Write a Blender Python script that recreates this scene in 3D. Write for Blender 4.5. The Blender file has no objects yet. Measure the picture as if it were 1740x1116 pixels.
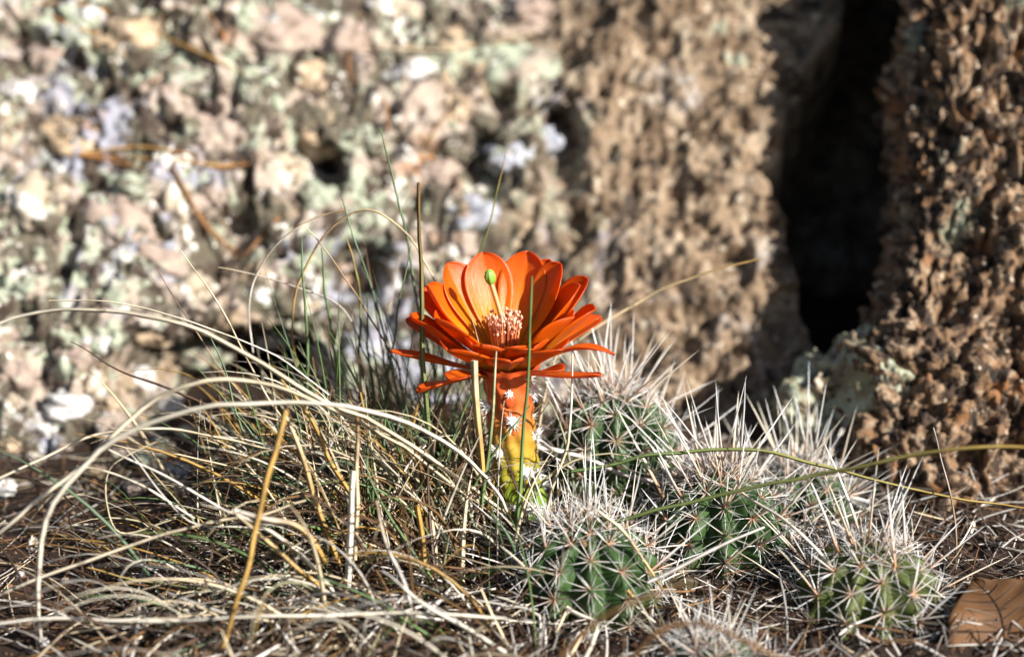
import bpy, bmesh, math, random
import numpy as np
from mathutils import Vector, Matrix
from mathutils.bvhtree import BVHTree

random.seed(7)
RNG = np.random.default_rng(11)
SC = bpy.context.scene
COL = SC.collection
R = math.radians

# ------------------------------------------------------------------ camera
PITCH, DIST, LENS = R(20), 0.53, 55.0
TGT = Vector((0, 0, 0.075))
FWD = Vector((0, math.cos(PITCH), -math.sin(PITCH)))
UPV = Vector((0, math.sin(PITCH), math.cos(PITCH)))
CAMP = TGT - FWD * DIST
cam_d = bpy.data.cameras.new("camera")
cam = bpy.data.objects.new("camera", cam_d)
COL.objects.link(cam)
cam.location = CAMP
cam.rotation_euler = (math.pi / 2 - PITCH, 0, 0)
cam_d.lens = LENS
cam_d.sensor_width = 36
cam_d.clip_start = 0.01
cam_d.clip_end = 100
cam_d.dof.use_dof = True
cam_d.dof.focus_distance = 0.522
cam_d.dof.aperture_fstop = 4.5
cam_d.dof.aperture_blades = 6
SC.camera = cam

# ------------------------------------------------------------------ sky, sun, exposure
SUN_EL, SUN_AZ = R(30), R(129)          # azimuth clockwise from +Y
sdir = Vector((math.sin(SUN_AZ) * math.cos(SUN_EL), math.cos(SUN_AZ) * math.cos(SUN_EL), math.sin(SUN_EL)))
w = bpy.data.worlds.new("World")
SC.world = w
w.use_nodes = True
nt = w.node_tree
bg = nt.nodes["Background"]
sky = nt.nodes.new("ShaderNodeTexSky")
sky.sky_type = 'NISHITA'
sky.sun_disc = False
sky.sun_elevation = SUN_EL
sky.sun_rotation = SUN_AZ
nt.links.new(sky.outputs[0], bg.inputs[0])
bg.inputs[1].default_value = 0.05
sun_d = bpy.data.lights.new("sun", 'SUN')
sun_d.energy = 5.0
sun_d.angle = R(0.5)
sun_d.color = (1.0, 0.955, 0.89)
sun = bpy.data.objects.new("sun", sun_d)
COL.objects.link(sun)
sun.rotation_euler = sdir.to_track_quat('Z', 'Y').to_euler()
sun.location = sdir * 3
vs = SC.view_settings
vs.view_transform = 'Standard'
vs.look = 'None'
vs.exposure = 0.95
vs.gamma = 1.0
vs.use_curve_mapping = False
SC.render.engine = 'CYCLES'
SC.cycles.use_denoising = True
SC.cycles.max_bounces = 4
SC.cycles.diffuse_bounces = 2
SC.cycles.transparent_max_bounces = 4
SC.cycles.sample_clamp_indirect = 4

# ------------------------------------------------------------------ pixel helpers (photo is 1740 x 1116)
KPX = 36.0 / LENS / 1740


def ray(u, v):
    return (FWD + Vector((1, 0, 0)) * ((u - 870) * KPX) + UPV * ((558 - v) * KPX))


def px(u, v, Y=0.0):
    d = ray(u, v)
    return CAMP + d * ((Y - CAMP.y) / d.y)


def pxg(u, v, z=0.0):
    d = ray(u, v)
    return CAMP + d * ((z - CAMP.z) / d.z)


# ------------------------------------------------------------------ noise
def _h(ix, iy, iz, s):
    n = (ix.astype(np.int64) * 374761393 + iy.astype(np.int64) * 668265263 + iz.astype(np.int64) * 2147483647 + s * 974634777) & 0xffffffff
    n = ((n ^ (n >> 13)) * 1274126177) & 0xffffffff
    n = ((n ^ (n >> 16)) * 2246822519) & 0xffffffff
    return (n ^ (n >> 15)) & 0xffffffff


def vnoise(p, s=0):
    i = np.floor(p).astype(np.int64)
    f = p - i
    u = f * f * f * (f * (f * 6 - 15) + 10)
    out = np.zeros(len(p))
    for dx in (0, 1):
        wx = u[:, 0] if dx else 1 - u[:, 0]
        for dy in (0, 1):
            wy = u[:, 1] if dy else 1 - u[:, 1]
            for dz in (0, 1):
                wz = u[:, 2] if dz else 1 - u[:, 2]
                out += wx * wy * wz * (_h(i[:, 0] + dx, i[:, 1] + dy, i[:, 2] + dz, s) / 4294967295.0)
    return out * 2 - 1


def fbm(p, o=4, s=0, g=0.5):
    a, t, out = 1.0, 0.0, np.zeros(len(p))
    for k in range(o):
        out += a * vnoise(p, s + k * 17)
        t += a
        a *= g
        p = p * 2.03 + 13.7
    return out / t


def worley(p, s=0):
    i = np.floor(p).astype(np.int64)
    f1 = np.full(len(p), 9.0)
    f2 = np.full(len(p), 9.0)
    cid = np.zeros(len(p))
    for dx in (-1, 0, 1):
        for dy in (-1, 0, 1):
            for dz in (-1, 0, 1):
                c = (i[:, 0] + dx, i[:, 1] + dy, i[:, 2] + dz)
                q = np.stack([c[k] + _h(*c, s + 1 + k) / 4294967295.0 for k in range(3)], 1)
                d = np.sqrt(((q - p) ** 2).sum(1))
                idv = _h(*c, s + 9) / 4294967295.0
                m = d < f1
                f2 = np.where(m, f1, np.minimum(f2, d))
                cid = np.where(m, idv, cid)
                f1 = np.where(m, d, f1)
    return f1, f2, cid


def sstep(a, b, x):
    t = np.clip((x - a) / (b - a), 0, 1)
    return t * t * (3 - 2 * t)


# ------------------------------------------------------------------ materials
def new_mat(name):
    m = bpy.data.materials.new(name)
    m.use_nodes = True
    return m, m.node_tree, m.node_tree.nodes["Principled BSDF"]


def noise_node(t, scale, detail=4, rough=0.6, co=None, dist=0.0):
    n = t.nodes.new("ShaderNodeTexNoise")
    n.inputs["Scale"].default_value = scale
    n.inputs["Detail"].default_value = detail
    n.inputs["Roughness"].default_value = rough
    n.inputs["Distortion"].default_value = dist
    if co:
        t.links.new(co, n.inputs["Vector"])
    return n.outputs["Fac"]


def ramp(t, fac, a, b):
    n = t.nodes.new("ShaderNodeMapRange")
    n.interpolation_type = 'SMOOTHSTEP'
    n.inputs[1].default_value = a
    n.inputs[2].default_value = b
    t.links.new(fac, n.inputs[0])
    return n.outputs[0]


def mixc(t, fac, a, b):
    n = t.nodes.new("ShaderNodeMix")
    n.data_type = 'RGBA'
    for sock, v in ((n.inputs[0], fac), (n.inputs[6], a), (n.inputs[7], b)):
        if isinstance(v, (int, float)):
            sock.default_value = v
        elif isinstance(v, tuple):
            sock.default_value = (*v, 1)
        else:
            t.links.new(v, sock)
    return n.outputs[2]


def mul(t, a, b):
    n = t.nodes.new("ShaderNodeMath")
    n.operation = 'MULTIPLY'
    for sock, v in ((n.inputs[0], a), (n.inputs[1], b)):
        if isinstance(v, (int, float)):
            sock.default_value = v
        else:
            t.links.new(v, sock)
    return n.outputs[0]


def rock_mat(name, base, layers, bump=0.0006, rough=0.85, unit=1.0, blend=None):
    """layers: (colour, scale, lo, hi, detail, seed offset)"""
    m, t, b = new_mat(name)
    tc = t.nodes.new("ShaderNodeTexCoord")
    c = base
    for k, (colr, sc, lo, hi, det, off) in enumerate(layers):
        mp = t.nodes.new("ShaderNodeMapping")
        mp.inputs["Location"].default_value = (off, off * 1.7, off * 0.6)
        t.links.new(tc.outputs["Object"], mp.inputs[0])
        f = ramp(t, noise_node(t, sc * unit, det, 0.62, mp.outputs[0]), lo, hi)
        c = mixc(t, f, c, colr)
    if blend:                              # the two kinds of rock grade into each other across x
        base2, layers2, x0, x1 = blend
        c2 = base2
        for k, (colr, sc, lo, hi, det, off) in enumerate(layers2):
            mp = t.nodes.new("ShaderNodeMapping")
            mp.inputs["Location"].default_value = (off, off * 1.7, off * 0.6)
            t.links.new(tc.outputs["Object"], mp.inputs[0])
            c2 = mixc(t, ramp(t, noise_node(t, sc, det, 0.62, mp.outputs[0]), lo, hi), c2, colr)
        sp = t.nodes.new("ShaderNodeSeparateXYZ")
        t.links.new(tc.outputs["Object"], sp.inputs[0])
        ad = t.nodes.new("ShaderNodeMath")
        ad.operation = 'MULTIPLY_ADD'
        t.links.new(noise_node(t, 20, 6, .65, tc.outputs["Object"]), ad.inputs[0])
        ad.inputs[1].default_value = .16
        t.links.new(sp.outputs["X"], ad.inputs[2])
        c = mixc(t, ramp(t, ad.outputs[0], x0 + .08, x1 + .08), c, c2)
    t.links.new(c, b.inputs["Base Color"])
    b.inputs["Roughness"].default_value = rough
    b.inputs["Specular IOR Level"].default_value = 0.35
    bp = t.nodes.new("ShaderNodeBump")
    bp.inputs["Strength"].default_value = 0.8
    bp.inputs["Distance"].default_value = bump
    t.links.new(noise_node(t, 900 * unit, 4, 0.7, tc.outputs["Object"]), bp.inputs["Height"])
    t.links.new(bp.outputs[0], b.inputs["Normal"])
    return m


PINK, TAN, GREY, LAV = (.36, .26, .20), (.30, .22, .14), (.13, .11, .10), (.30, .30, .35)
MINT, WHITE, ORNG, DARK = (.36, .39, .29), (.74, .70, .64), (.36, .18, .07), (.05, .034, .022)
OLIVE = (.105, .09, .062)
PALE_L = [(TAN, 22, .50, .62, 5, 1), (LAV, 15, .52, .60, 5, 5), ((.40, .20, .09), 12, .62, .69, 6, 33), (MINT, 24, .52, .57, 9, 13), (OLIVE, 42, .49, .55, 8, 9),
          (WHITE, 60, .60, .65, 5, 21), (MINT, 95, .58, .63, 5, 41), ((.06, .042, .03), 90, .51, .58, 6, 27), (WHITE, 150, .65, .69, 3, 51)]
BROWN_L = [((.34, .26, .18), 60, .5, .60, 6, 2), ((.13, .085, .05), 70, .50, .58, 6, 6), (MINT, 24, .62, .67, 8, 12), ((.40, .37, .34), 14, .60, .68, 6, 15),
           ((.045, .03, .02), 105, .55, .61, 6, 23), ((.55, .46, .34), 150, .61, .66, 4, 3)]
PALE_B, BROWN_B = (.38, .305, .25), (.235, .165, .105)
M_slope = rock_mat("pale_lichened_rock", PALE_B, PALE_L, blend=(BROWN_B, BROWN_L, -.015, .055))
M_boulder = rock_mat("rusty_porous_rock", (.205, .122, .066), [
    ((.32, .225, .145), 110, .50, .58, 5, 4), ((.25, .115, .045), 45, .55, .64, 5, 7), ((.055, .034, .022), 120, .49, .56, 6, 11),
    ((.22, .23, .165), 26, .60, .67, 8, 17), ((.56, .46, .34), 200, .62, .67, 3, 19), ((.02, .015, .01), 170, .55, .61, 4, 29)], bump=.0009)
M_lump = rock_mat("greenish_lichened_rock", (.24, .19, .12), [
    (MINT, 40, .48, .54, 8, 12), ((.30, .27, .15), 60, .5, .6, 6, 2), ((.05, .035, .02), 110, .52, .6, 6, 23), ((.6, .5, .38), 150, .62, .67, 4, 3)])
M_ground = rock_mat("dark_reddish_soil", (.030, .016, .010), [
    ((.065, .033, .020), 90, .5, .64, 6, 3), ((.03, .018, .012), 130, .5, .62, 6, 8), ((.24, .18, .13), 260, .62, .69, 4, 14)], bump=.0012)
STONE_M = {
    'pink': rock_mat("pinkish_stone", (.36, .275, .225), [((.44, .36, .30), 60, .5, .62, 5, 1), ((.20, .14, .10), 90, .54, .62, 6, 4), (MINT, 40, .60, .66, 7, 8)], unit=.014),
    'cream': rock_mat("cream_stone", (.42, .35, .26), [(WHITE, 70, .5, .6, 5, 2), ((.22, .16, .10), 90, .55, .63, 6, 7)], unit=.014),
    'white': rock_mat("white_quartz_stone", (.66, .63, .60), [((.42, .37, .32), 80, .54, .64, 6, 3)], rough=.5, unit=.014),
    'mint': rock_mat("mint_lichened_stone", (.36, .30, .24), [(MINT, 55, .44, .52, 8, 5), (OLIVE, 80, .53, .60, 7, 2), (WHITE, 120, .6, .66, 4, 9), (DARK, 110, .58, .66, 5, 2)], unit=.014),
    'blue': rock_mat("bluish_grey_stone", (.38, .39, .44), [(WHITE, 60, .54, .66, 5, 6), ((.15, .14, .13), 70, .52, .60, 7, 1), (MINT, 50, .57, .64, 7, 3)], unit=.014),
    'tan': rock_mat("tan_stone", (.42, .31, .2), [((.54, .42, .30), 70, .5, .62, 6, 6), ((.13, .09, .055), 90, .53, .62, 6, 3)], unit=.014),
}


def attr_mat(name, rough=0.5, transl=0.0, spec=0.4, speck=0.0):
    m, t, b = new_mat(name)
    a = t.nodes.new("ShaderNodeAttribute")
    a.attribute_name = "tint"
    c = a.outputs["Color"]
    if speck:
        tc = t.nodes.new("ShaderNodeTexCoord")
        f = ramp(t, noise_node(t, 120, 3, .6, tc.outputs["Object"]), .58, .70)
        c = mixc(t, mul(t, f, speck), c, (.10, .06, .03))
    t.links.new(c, b.inputs["Base Color"])
    b.inputs["Roughness"].default_value = rough
    b.inputs["Specular IOR Level"].default_value = spec
    if transl:
        tr = t.nodes.new("ShaderNodeBsdfTranslucent")
        t.links.new(c, tr.inputs[0])
        ms = t.nodes.new("ShaderNodeMixShader")
        ms.inputs[0].default_value = transl
        t.links.new(b.outputs[0], ms.inputs[1])
        t.links.new(tr.outputs[0], ms.inputs[2])
        t.links.new(ms.outputs[0], t.nodes["Material Output"].inputs[0])
    return m


M_grass = attr_mat("grass_blade", .45, .15, .4, speck=.55)
M_litter = attr_mat("dead_straw", .7, 0, .3, speck=.4)
M_spine = attr_mat("cactus_spine", .4, .1, .5)
M_petal = attr_mat("petal_flesh", .33, .5, .5)


def veins(m):
    t = m.node_tree
    uv = t.nodes.new("ShaderNodeUVMap")
    mp = t.nodes.new("ShaderNodeMapping")
    mp.inputs["Scale"].default_value = (2.2, 26, 1)
    t.links.new(uv.outputs[0], mp.inputs[0])
    f = noise_node(t, 1.6, 4, .6, mp.outputs[0])
    b = t.nodes["Principled BSDF"]
    tint = b.inputs["Base Color"].links[0].from_socket
    c = mixc(t, mul(t, ramp(t, f, .42, .72), .42), tint, (.62, .06, .006))
    t.links.new(c, b.inputs["Base Color"])
    for n in t.nodes:
        if n.type == 'BSDF_TRANSLUCENT':
            t.links.new(c, n.inputs[0])
    bp = t.nodes.new("ShaderNodeBump")
    bp.inputs["Strength"].default_value = .5
    bp.inputs["Distance"].default_value = .0004
    t.links.new(f, bp.inputs["Height"])
    t.links.new(bp.outputs[0], b.inputs["Normal"])


veins(M_petal)
M_flesh = attr_mat("cactus_flesh", .55, .05, .25)


def plain(name, c, rough=.5, sub=0.0):
    m, t, b = new_mat(name)
    tc = t.nodes.new("ShaderNodeTexCoord")
    t.links.new(mixc(t, noise_node(t, 400, 4, .6, tc.outputs["Object"]), tuple(x * .75 for x in c), tuple(min(1, x * 1.2) for x in c)), b.inputs["Base Color"])
    b.inputs["Roughness"].default_value = rough
    return m


M_stigma = plain("green_stigma", (.22, .42, .06), .4)
M_style = plain("cream_style", (.72, .42, .2), .4)
M_wool = plain("white_areole_wool", (.82, .8, .74), .9)

# ------------------------------------------------------------------ mesh helpers


def mesh_np(name, V, F, smooth=True, tint=None):
    me = bpy.data.meshes.new(name)
    V = np.asarray(V, dtype=np.float32)
    F = np.asarray(F, dtype=np.int32)
    k = F.shape[1]
    me.vertices.add(len(V))
    me.vertices.foreach_set("co", V.ravel())
    me.loops.add(F.size)
    me.loops.foreach_set("vertex_index", F.ravel())
    me.polygons.add(len(F))
    me.polygons.foreach_set("loop_start", np.arange(0, F.size, k, dtype=np.int32))
    me.polygons.foreach_set("loop_total", np.full(len(F), k, dtype=np.int32))
    me.polygons.foreach_set("use_smooth", np.full(len(F), smooth, dtype=bool))
    me.update(calc_edges=True)
    if tint is not None:
        at = me.color_attributes.new("tint", 'FLOAT_COLOR', 'POINT')
        T = np.ones((len(V), 4), dtype=np.float32)
        T[:, :3] = tint
        at.data.foreach_set("color", T.ravel())
    return me


def link(name, me, mat=None, parent=None, loc=None, rot=None, scale=None):
    o = bpy.data.objects.new(name, me)
    COL.objects.link(o)
    if mat is not None and me is not None and len(me.materials) == 0:
        me.materials.append(mat)
    if parent is not None:
        o.parent = parent
    if loc is not None:
        o.location = loc
    if rot is not None:
        o.rotation_euler = rot
    if scale is not None:
        o.scale = scale
    return o


def tag(o, label=None, cat=None, group=None, kind=None):
    for k, v in (('label', label), ('category', cat), ('group', group), ('kind', kind)):
        if v:
            o[k] = v
    return o


def grid_faces(nu, nv, wrap_u=False):
    a = np.arange(nu * nv).reshape(nu, nv)
    if wrap_u:
        a = np.vstack([a, a[:1]])
    return np.stack([a[:-1, :-1], a[1:, :-1], a[1:, 1:], a[:-1, 1:]], -1).reshape(-1, 4)


def strands(C, W, tint, flat=0.45, ref=None):
    """C [N,K,3] centre lines, W [N,K] half widths, tint [N,K,3]; three-sided tapering bodies."""
    N, K, _ = C.shape
    T = np.gradient(C, axis=1)
    T /= np.linalg.norm(T, axis=2, keepdims=True) + 1e-12
    if ref is None:
        ref = RNG.normal(size=(N, 1, 3))
    S = np.cross(T, np.broadcast_to(ref, C.shape))
    S /= np.linalg.norm(S, axis=2, keepdims=True) + 1e-12
    B = np.cross(T, S)
    w_ = W[..., None]
    P = np.stack([C + S * w_ + B * w_ * flat * .5, C - S * w_ + B * w_ * flat * .5, C - B * w_ * flat], 2)
    V = P.reshape(-1, 3)
    idx = np.arange(N * K * 3).reshape(N, K, 3)
    F = []
    for j in range(3):
        j2 = (j + 1) % 3
        F.append(np.stack([idx[:, :-1, j], idx[:, :-1, j2], idx[:, 1:, j2], idx[:, 1:, j]], -1).reshape(-1, 4))
    tt = np.repeat(tint[:, :, None, :], 3, 2).reshape(-1, 3)
    return V, np.concatenate(F), tt


def catmull(P, n):
    P = np.asarray(P, float)
    P = np.vstack([2 * P[0] - P[1], P, 2 * P[-1] - P[-2]])
    segs = len(P) - 3
    out = []
    for t in np.linspace(0, segs - 1e-6, n):
        i = int(t)
        f = t - i
        a, b, c, d = P[i:i + 4]
        out.append(.5 * ((2 * b) + (c - a) * f + (2 * a - 5 * b + 4 * c - d) * f * f + (3 * b - a - 3 * c + d) * f ** 3))
    return np.array(out)


# ------------------------------------------------------------------ ground
def ground_z(x, y):
    p = np.stack([x * 14, y * 14, x * 0], -1).reshape(-1, 3)
    q = np.stack([x * 90, y * 90, x * 0], -1).reshape(-1, 3)
    m = np.exp(-(((x - .07) / .09) ** 2 + ((y - .01) / .07) ** 2)).ravel() * .004
    return (fbm(p, 3, 3) * .006 + fbm(q, 4, 5) * .0025 + m - .003).reshape(x.shape)


def gz(x, y):
    return float(ground_z(np.array([x]), np.array([y]))[0])


tt = np.linspace(-1, 1, 340)
gx = np.sinh(tt * 3.4) / np.sinh(3.4) * 4
GX, GY = np.meshgrid(gx, gx - 0.02, indexing='ij')
GZ = ground_z(GX, GY)
o = link("ground", mesh_np("ground", np.stack([GX, GY, GZ], -1).reshape(-1, 3), grid_faces(340, 340)), M_ground)
tag(o, kind="structure")

# ------------------------------------------------------------------ rock slope behind
ALPHA = R(45)
NX, NS = 760, 560


def ridge(P, s, o=3):
    a, out = 1.0, np.zeros(len(P))
    for k in range(o):
        out += a * (1 - 2 * np.abs(vnoise(P, s + k * 7)))
        a *= .55
        P = P * 2.1 + 5.3
    return out / 1.85


def slope_pts(x, s):
    base_y = .085 + .03 * np.sin(x * 9 + 1.0)
    P = np.stack([x, base_y + s * math.cos(ALPHA), s * math.sin(ALPHA)], -1).reshape(-1, 3)
    n = np.array([0, -math.sin(ALPHA), math.cos(ALPHA)])
    d = .020 * fbm(P * 9, 3, 1)
    f1, f2, cid = worley(P * np.array([22, 22, 26]) + fbm(P * 20, 2, 4)[:, None] * .5, 5)
    d += (cid - .5) * .007 - .006 * (1 - sstep(0, .10, f2 - f1)) * (vnoise(P * 14, 77) > -.1)
    f1, f2, cid = worley(P * 75 + fbm(P * 60, 2, 8)[:, None] * .6, 6)
    d += (cid - .5) * .003 - .002 * (1 - sstep(0, .25, f2 - f1))
    d += .005 * fbm(P * 90, 4, 9, .7) + .002 * fbm(P * 420, 2, 19)
    d -= .007 * sstep(.42, .7, vnoise(P * 70, 83)) + .004 * sstep(.4, .65, vnoise(P * 150, 84))
    # towards the boulder the face swells forward, turns coarse and brown, then breaks off into the crevice
    z = s.ravel() * math.sin(ALPHA)
    k = sstep(-.05, .11, P[:, 0])
    d = d * (1 - .35 * k) + k * (.020 + .085 * np.clip(z, 0, .3)) + k * (.0022 * ridge(P * 120, 61) + .0022 * fbm(P * 330, 3, 27, .7) - .006 * sstep(.42, .7, vnoise(P * 52, 40)))
    edge = .127 + .46 * np.clip(z - .10, 0, 1) + .034 * fbm(P * 15, 3, 71)
    d -= .15 * sstep(0, .018, P[:, 0] - edge)
    return P, n, d


sx = np.concatenate([np.linspace(-1.4, -.40, 40, endpoint=False), np.linspace(-.40, .36, NX - 80), np.linspace(.37, 1.4, 40)])
ss = np.concatenate([np.linspace(-.06, .50, NS - 50), np.linspace(.505, 1.3, 50)])
SX, SS = np.meshgrid(sx, ss, indexing='ij')
P, n, d = slope_pts(SX, SS)
# hollows: (u, v, radius m, depth m) dug straight in where the photo has holes and undercuts
V = P + n * d[:, None]


def plane_hit(u, v):
    d_ = ray(u, v)
    p0 = Vector((0, .10, 0))
    nn = Vector((0, -math.sin(ALPHA), math.cos(ALPHA)))
    return CAMP + d_ * ((p0 - CAMP).dot(nn) / d_.dot(nn))


for (u, v, rx, rz, dep) in [(410, 645, .034, .017, .10), (140, 385, .006, .014, .02), (540, 265, .012, .010, .02),
                            (945, 200, .008, .006, .016), (820, 285, .010, .012, .02), (600, 470, .012, .012, .02),
                            (290, 30, .012, .008, .012), (60, 80, .02, .012, .012), (850, 140, .006, .014, .02), (960, 255, .007, .02, .014),
                            (560, 285, .008, .006, .018), (380, 400, .018, .014, .012), (250, 600, .012, .014, .016)]:
    h = plane_hit(u, v)
    e = np.exp(-(((V[:, 0] - h.x) / rx) ** 2 + ((V[:, 2] - h.z) / rz) ** 2) ** 2)
    V = V + np.array([0, 1, -.25]) * (e * dep)[:, None]
slope_me = mesh_np("rock_slope", V, grid_faces(NX, NS))
slope = tag(link("rock_slope", slope_me, M_slope), kind="structure")


# ------------------------------------------------------------------ boulders
def boulder(name, c, r, mat, nu, nv, fn, ex=2.4, front=True, lean=0.0, skew=0.0, yaw=0.0):
    """closed superellipsoid, denser on its camera side, pushed in and out by fn(P, n)"""
    a = np.linspace(-1, 1, nu, endpoint=False)
    th = -math.pi / 2 + math.pi * (a * .62 + .38 * a ** 5) if front else -math.pi / 2 + math.pi * a
    ph = np.linspace(-math.pi / 2 + .02, math.pi / 2 - .02, nv)
    T, Ph = np.meshgrid(th, ph, indexing='ij')
    dirs = np.stack([np.cos(Ph) * np.cos(T), np.cos(Ph) * np.sin(T), np.sin(Ph)], -1).reshape(-1, 3)
    r = np.array(r)
    k = ((np.abs(dirs) / r) ** ex).sum(1) ** (-1 / ex)
    P = dirs * k[:, None] + np.array(c)
    n = np.sign(dirs) * np.abs(dirs * k[:, None] / r) ** (ex - 1) / r
    n /= np.linalg.norm(n, axis=1, keepdims=True)
    P[:, 1] += P[:, 2] * lean
    P[:, 0] += (P[:, 2] - .08) * skew + (P[:, 1] - lean * P[:, 2] - c[1] + r[1]) * yaw
    n = np.stack([n[:, 0], n[:, 1] - yaw * n[:, 0], n[:, 2] - lean * n[:, 1] - skew * n[:, 0]], 1)
    n /= np.linalg.norm(n, axis=1, keepdims=True)
    V = P + n * fn(P, n)[:, None]
    me = mesh_np(name, V, grid_faces(nu, nv, True)[:, ::-1])
    return link(name, me, mat)


def f_lump(P, n):
    d = .016 * fbm(P * 26, 3, 51) + .004 * ridge(P * 90, 53) + .003 * fbm(P * 200, 3, 55, .7)
    return d - .005 * sstep(.4, .7, vnoise(P * 80, 57))


def f_right(P, n):
    d = .018 * fbm(P * 11 + 1, 3, 31)
    f1, f2, cid = worley(P * 34 + fbm(P * 34, 3, 4)[:, None] * 1.2, 14)
    d += (cid - .5) * .009 - .006 * (1 - sstep(0, .2, f2 - f1))
    d += .007 * fbm(P * 80, 4, 35, .65) + .002 * ridge(P * 170, 63, 3) + .0042 * fbm(P * 400, 3, 37, .8)
    d -= .009 * sstep(.42, .7, vnoise(P * 48, 40)) + .002 * sstep(.4, .65, vnoise(P * 170, 42))
    return d


bold = boulder("boulder", (.283, .110, .03), (.158, .105, .40), M_boulder, 700, 500, f_right, ex=4.5, lean=.74, skew=.20, yaw=.42)
tag(bold, "large rusty pitted boulder standing beside the black crevice", "boulder")
lump = boulder("lichened_rock", px(1490, 690, .055) + Vector((0, .02, -.012)), (.036, .022, .031), M_lump, 240, 150, lambda P, n: f_lump(P, n))
tag(lump, "low knobbly greenish rock wedged at the foot of the black crevice", "rock")


# ------------------------------------------------------------------ stones set in the slope and pebbles at its foot
def bvh_of(o):
    me = o.data
    V = np.empty(len(me.vertices) * 3, dtype=np.float32)
    me.vertices.foreach_get("co", V)
    F = np.empty(len(me.loops), dtype=np.int32)
    me.loops.foreach_get("vertex_index", F)
    return BVHTree.FromPolygons(V.reshape(-1, 3).tolist(), F.reshape(-1, 4).tolist())


BV = [bvh_of(x) for x in (slope, bold, lump)]


def hit(u, v, which=(0, 1, 2)):
    d_ = ray(u, v).normalized()
    best = None
    for k in which:
        r = BV[k].ray_cast(CAMP, d_)
        if r[0] is not None and (best is None or r[3] < best[3]):
            best = r
    g = pxg(u, v, 0.0) if d_.z < 0 else None
    if best is None or (g is not None and (g - CAMP).length < best[3]):
        return g, Vector((0, 0, 1))
    n_ = best[1] if best[1].dot(d_) < 0 else -best[1]
    return best[0], n_


def ico(sub):
    bm = bmesh.new()
    bmesh.ops.create_icosphere(bm, subdivisions=sub, radius=1)
    V = np.array([v.co[:] for v in bm.verts])
    F = np.array([[v.index for v in f.verts] for f in bm.faces])
    bm.free()
    return V, F


IV, IF = ico(4)
stone_me = {}
for kind in STONE_M:
    for k in range(3):
        s_ = len(stone_me) * 7
        f1, f2, cid = worley(IV * 1.5 + s_ + .3 * fbm(IV * 2, 2, s_)[:, None], s_)
        r = 1 + .45 * fbm(IV * 1.4 + s_, 3, s_) + .30 * (cid - .5) - .12 * (1 - sstep(0, .2, f2 - f1)) + .30 * fbm(IV * 4 + s_, 4, s_ + 3, .6)
        me = mesh_np("stone", IV * r[:, None], IF)
        me.materials.append(STONE_M[kind])
        stone_me[kind, k] = me


def stone(u, v, ru, rv, kind, parent, name="stone", sink=1.0, k=None):
    h, n_ = hit(u, v)
    dist = (h - CAMP).dot(FWD)
    a, b = ru * KPX * dist, rv * KPX * dist
    c = h + ray(u, v).normalized() * (min(a, b) * sink)
    o = link(name, stone_me[kind, random.randrange(3) if k is None else k], None, parent, c,
             (random.uniform(-.3, .3), random.uniform(-.3, .3), random.uniform(-.3, .3)), (a, (a + b) * .5, b))
    return o


SLOPE_STONES = [
    (207, 382, 72, 58, 'pink'), (303, 345, 34, 46, 'cream'), (880, 130, 88, 66, 'mint'), (690, 250, 26, 30, 'white'),
    (840, 125, 20, 22, 'white'), (540, 225, 48, 38, 'tan'), (430, 160, 22, 24, 'mint'), (30, 155, 28, 18, 'white'),
    (868, 265, 42, 30, 'blue'), (930, 240, 28, 26, 'blue'), (640, 235, 44, 30, 'mint'), (700, 128, 44, 30, 'white'),
    (150, 32, 28, 20, 'white'), (55, 350, 62, 46, 'cream'), (120, 440, 58, 34, 'mint'), (270, 440, 60, 30, 'pink'),
    (130, 240, 60, 40, 'tan'), (330, 130, 70, 40, 'mint'), (590, 90, 60, 50, 'pink'), (760, 80, 50, 36, 'tan'),
    (1000, 60, 60, 40, 'cream'), (1040, 110, 50, 30, 'blue'), (470, 60, 70, 40, 'pink'), (220, 70, 56, 40, 'tan'),
    (60, 30, 50, 34, 'mint'), (480, 300, 46, 34, 'cream'), (760, 200, 40, 36, 'tan'), (630, 430, 50, 34, 'mint'),
    (690, 480, 36, 40, 'blue'), (800, 370, 56, 40, 'blue'), (560, 350, 60, 34, 'mint'), (440, 260, 34, 26, 'mint'),
    (740, 300, 40, 26, 'pink'), (350, 230, 60, 30, 'pink'), (90, 110, 40, 36, 'pink'), (960, 310, 50, 36, 'tan'),
    (1010, 215, 40, 40, 'mint'), (440, 505, 26, 20, 'white'), (470, 565, 34, 26, 'white'), (520, 530, 30, 26, 'cream'),
    (60, 500, 50, 34, 'mint'), (210, 510, 60, 40, 'mint'), (330, 500, 40, 30, 'cream'), (130, 610, 36, 24, 'pink'),
    (170, 590, 26, 26, 'white'), (60, 570, 50, 36, 'mint'), (340, 590, 50, 34, 'mint'), (620, 600, 50, 40, 'blue'),
    (560, 610, 36, 30, 'cream'), (690, 560, 40, 40, 'blue'), (250, 560, 40, 30, 'tan'), (780, 440, 40, 30, 'cream'),
    (880, 400, 60, 40, 'tan'), (920, 480, 60, 50, 'tan'), (970, 420, 40, 36, 'mint'), (660, 20, 50, 30, 'cream'),
    (520, 130, 40, 30, 'tan'), (900, 30, 60, 30, 'pink'), (1110, 30, 60, 40, 'cream'), (240, 310, 50, 24, 'mint'),
]
for a in SLOPE_STONES:
    if hit(a[0], a[1])[0].x < .035 - .0001 * max(0, a[1] - 200):
        stone(*a, slope)
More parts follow.
